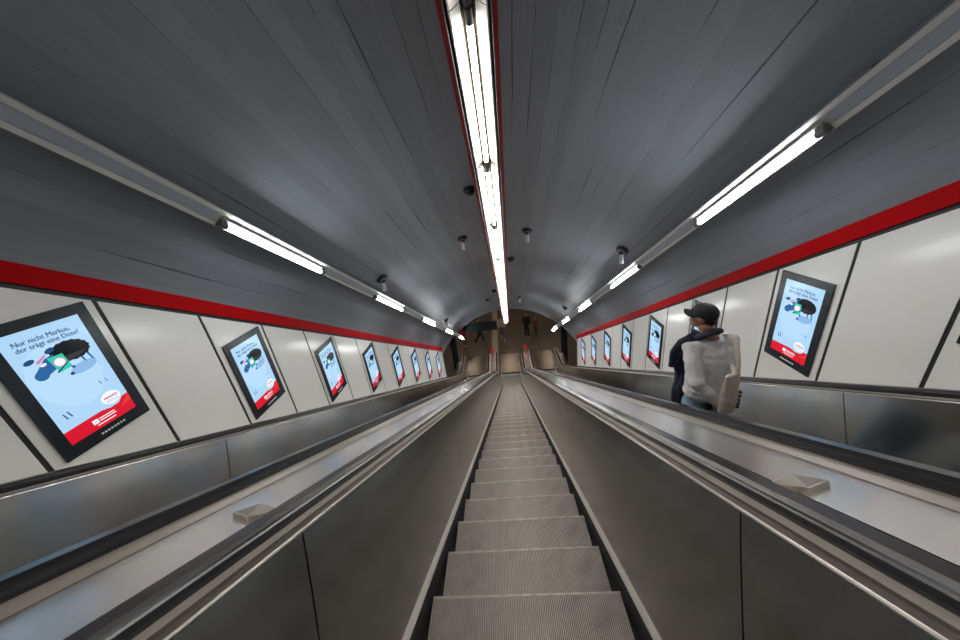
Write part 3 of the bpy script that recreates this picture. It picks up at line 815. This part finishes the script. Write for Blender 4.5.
# the man on the escalator
def man():
    foot_z = frame_at(PERS_Y+.10)[1]
    X = 1.70
    pose = dict(lean=.03, hyaw=R(34), hpitch=R(3), head=(-.058, .050, .182), sw=.168, hs=.86,
                elbow=[(-.205, -.12, 1.19), (.205, .04, 1.17)], wrist=[(-.07, -.20, 1.03), (.13, .27, 1.10)],
                hand=[((.45, -.15, -.85), (.6, .5, 0)), ((-.5, .75, -.1), (0, .2, -1))],
                knee=[(-.10, .03, .50), (.10, .03, .50)], ankle=[(-.115, -.02, .085), (.115, -.02, .085)],
                toe=[(-.13, .15, .03), (.13, .15, .03)], hem=.985, topname='sweater', curl=.45)
    YAW = R(10); RZ = Matrix.Rotation(YAW, 3, 'Z')
    e, hc = figure((X, PERS_Y, foot_z), YAW, 'man in dark cap and grey sweater standing on the escalator, back turned', pose,
                   M['sweat'], M['jeans'], M['shoe'], M['hair'], scale=1.03, voxel=.0085, top_disp=.009)
    # cap with visor
    Mx = Matrix.Translation(hc) @ Matrix.Rotation(R(34), 4, 'Z') @ Matrix.Rotation(R(5), 4, 'X') @ Matrix.Scale(.79, 4)
    b = MB(); k = len(b.v)
    b.ball((0, -.012, .052), (.098, .118, .092), 24, 14); b.tube([(0, -.012, .012), (0, -.012, .05)], [(.094, .116), (.099, .119)], 24, up=(1, 0, 0))
    for i in range(k, len(b.v)):
        q = b.v[i].copy(); q.z = max(q.z, .012); b.v[i] = Mx @ q
    cap = fuse(b, 'cap', M['capcloth'], e, .007, 2)
    b = MB(); k = len(b.v); n = 14
    ring = [(.088*math.cos(math.pi*i/n), .06+.115*math.sin(math.pi*i/n), .034-.028*abs(math.cos(math.pi*i/n))+.0*i) for i in range(n+1)]
    inner = [(.084*math.cos(math.pi*i/n), .03+.06*math.sin(math.pi*i/n), .040-.02*abs(math.cos(math.pi*i/n))) for i in range(n+1)]
    for i in range(n):
        a, c_, d_, f_ = ring[i], ring[i+1], inner[i+1], inner[i]
        lo = [(*p[:2], p[2]-.005) for p in (a, c_, d_, f_)]; hi = [(*p[:2], p[2]+.005) for p in (a, c_, d_, f_)]
        b.hexa(lo+hi)
    for i in range(k, len(b.v)): b.v[i] = Mx @ b.v[i]
    b.build('visor', M['capcloth'], cap, smooth=False)
    # navy scarf round the neck
    b = MB(); nb = Vector((-.036, .034, 1.478))
    pts = [nb+Vector((.050*math.cos(a), .060*math.sin(a), .045+.016*math.sin(a*1.0+2.6)-.03*math.sin(a))) for a in [2*math.pi*i/20 for i in range(21)]]
    b.tube(pts, [(.046, .026)]*21, 10)
    b.tube([nb+Vector((-.10, .03, .02)), nb+Vector((-.15, .07, -.04)), nb+Vector((-.15, .13, -.16)), nb+Vector((-.14, .15, -.30))], [(.04, .04), (.05, .04), (.055, .04), (.05, .03)], 10)
    fuse(b, 'scarf', M['navy'], e, .009, 3, .006)
    # black pouch on the belt
    b = MB(); b.box(-.11, -.01, -.152, -.128, .935, .978); b.build('belt_pouch', M['leather'], e)
    # jacket carried in front
    base = Vector((X, PERS_Y, foot_z))
    j = empty('jacket', base+RZ @ Vector((-.045, .155, .82)), 'navy jacket hanging folded in front of the man in the cap', 'jacket', rot=(0, 0, YAW))
    b = MB()
    b.tube([(.03, .0, .72), (.0, .02, .62), (-.05, .03, .50), (-.085, .03, .42), (-.05, .03, .36), (-.04, .02, .22), (-.06, .02, .10), (-.03, .02, -.08)], [(.03, .04), (.055, .05), (.075, .06), (.080, .07), (.065, .06), (.075, .06), (.08, .06), (.065, .05)], 14)
    b.tube([(.02, .02, .34), (.12, .06, .32), (.26, .10, .28)], [(.06, .06), (.06, .05), (.05, .05)], 12)
    fuse(b, 'draped_body', M['navy'], j, .010, 3, .012)
    b = MB(); b.tube([(-.05, -.03, .34), (-.085, -.035, .18), (-.07, -.02, .0)], [.045, .045, .04], 10); fuse(b, 'sleeve', M['navy'], j, .010, 3, .008)
    # tote bag on the far shoulder
    t = empty('tote_bag', base+RZ @ Vector((-.022, -.235, .985)), 'cream canvas tote bag hanging from the shoulder of the man in the cap', 'bag', rot=(0, 0, YAW))
    b = MB(); UP = (.97, .24, 0)
    secs = [(.0, .070, .026), (.02, .084, .040), (.12, .088, .050), (.24, .082, .040), (.31, .080, .028), (.365, .084, .016)]
    b.tube([(0, 0, z) for z, _, _ in secs], [(w, d) for _, w, d in secs], 20, up=UP)
    bag = fuse(b, 'sack', M['canvas'], t, .008, 3, .006)
    b = MB()
    b.tube([(.03, -.005, .34), (.05, .02, .42), (.08, .075, .50), (.118, .15, .560), (.135, .22, .580), (.15, .30, .53), (.16, .31, .42), (.15, .20, .36), (.05, .03, .34)], [(.018, .005)]*9, 8, up=(.9, -.4, 0)); b.build('strap', M['canvas'], t, smooth=True)
    b = MB()
    for z in (.20, .165, .13, .095, .06):
        b.ball((.066, -.022, z), (.016, .020, .012), 8, 6)
    b.build('print', M['print'], bag)
man()

WALK = dict(elbow=[(-.25, -.08, 1.18), (.25, .06, 1.18)], wrist=[(-.22, .04, .95), (.22, .22, .98)],
            hand=[((0, .2, -1), (1, 0, 0)), ((0, .4, -1), (-1, 0, 0))],
            knee=[(-.10, .16, .52), (.10, -.02, .50)], ankle=[(-.10, .30, .10), (.10, -.30, .14)], toe=[(-.11, .46, .06), (.11, -.16, .04)])
STAND = dict(elbow=[(-.25, -.03, 1.17), (.25, -.03, 1.17)], wrist=[(-.23, .10, .95), (.23, .10, .95)],
             hand=[((0, .3, -1), (1, 0, 0)), ((0, .3, -1), (-1, 0, 0))],
             knee=[(-.09, .02, .50), (.09, .02, .50)], ankle=[(-.10, 0, .085), (.10, -.02, .085)], toe=[(-.12, .16, .03), (.12, .14, .03)])
dk = pm('charcoal cloth', (.012, .012, .014), .85); gy = pm('grey blue cloth', (.09, .10, .115), .85); pk = pm('pink cloth', (.62, .03, .12), .8)
br = pm('rust brown cloth', (.16, .055, .04), .85); tn = pm('tan cloth', (.30, .20, .12), .85); wt = pm('pale top', (.36, .32, .30), .85)
G = None
figure((1.32, 19.9, 0), R(150), 'passer-by in black clothes and pale shoes on the landing beside a shorter one', STAND, dk, dk, M['shoe'], M['hair'])
figure((1.93, 20.1, 0), R(130), 'short passer-by in rust brown clothes on the landing next to the black-clad one', STAND, br, br, M['shoe'], tn, scale=.74)
figure((-.30, 19.9, 0), R(175), 'passer-by in grey blue clothes on the landing below the crown light end', WALK, wt, gy, M['shoe'], M['hair'])
figure((-1.92, 19.8, 0), R(-80), 'passer-by striding past behind the dark hanging sign, only legs showing', WALK, dk, dk, M['leather'], M['hair'])
figure((-2.80, 19.3, 0), R(160), 'passer-by in pink top at the end of the light channel', STAND, pk, tn, M['shoe'], tn, scale=.95)

# ------------------------------------------------------------------ world, camera, view
wd = bpy.data.worlds.new('dim station air'); sc.world = wd; wd.use_nodes = True
bg = wd.node_tree.nodes['Background']; bg.inputs['Color'].default_value = (1.0, .95, .9, 1); bg.inputs['Strength'].default_value = .15

def camera():
    fpx, S, roll, P = 322.946, (511.013, 361.534), 5.698, (480, 320)
    d = Vector((S[0]-P[0], -(S[1]-P[1]), -fpx)).normalized()
    up = Vector((-math.sin(R(roll)), math.cos(R(roll)), 0)); N = (up-d*up.dot(d)).normalized(); Rt = d.cross(N)
    Cm = Matrix((Rt, N, d)).transposed()                    # slope axes seen from the camera
    Wm = Matrix(((1, 0, 0), (0, SN, CS), (0, CS, -SN))).transposed()
    m = (Wm @ Cm.transposed()).to_4x4(); m.translation = Vector((CAMX, 0, ZC))
    c = bpy.data.cameras.new('camera'); c.sensor_width = 36; c.lens = fpx*36/960; c.clip_start = .05; c.clip_end = 100
    o = bpy.data.objects.new('camera', c); COL.objects.link(o); o.matrix_world = m
    sc.camera = o
camera()
for o in bpy.data.objects:
    if '_w' in o: del o['_w']
vs = sc.view_settings
vs.view_transform = 'Standard'; vs.look = 'None'; vs.exposure = .12; vs.gamma = 1; vs.use_curve_mapping = False
cy = sc.cycles
cy.max_bounces = 8; cy.diffuse_bounces = 4; cy.glossy_bounces = 4; cy.use_denoising = True
cy.sample_clamp_indirect = 6
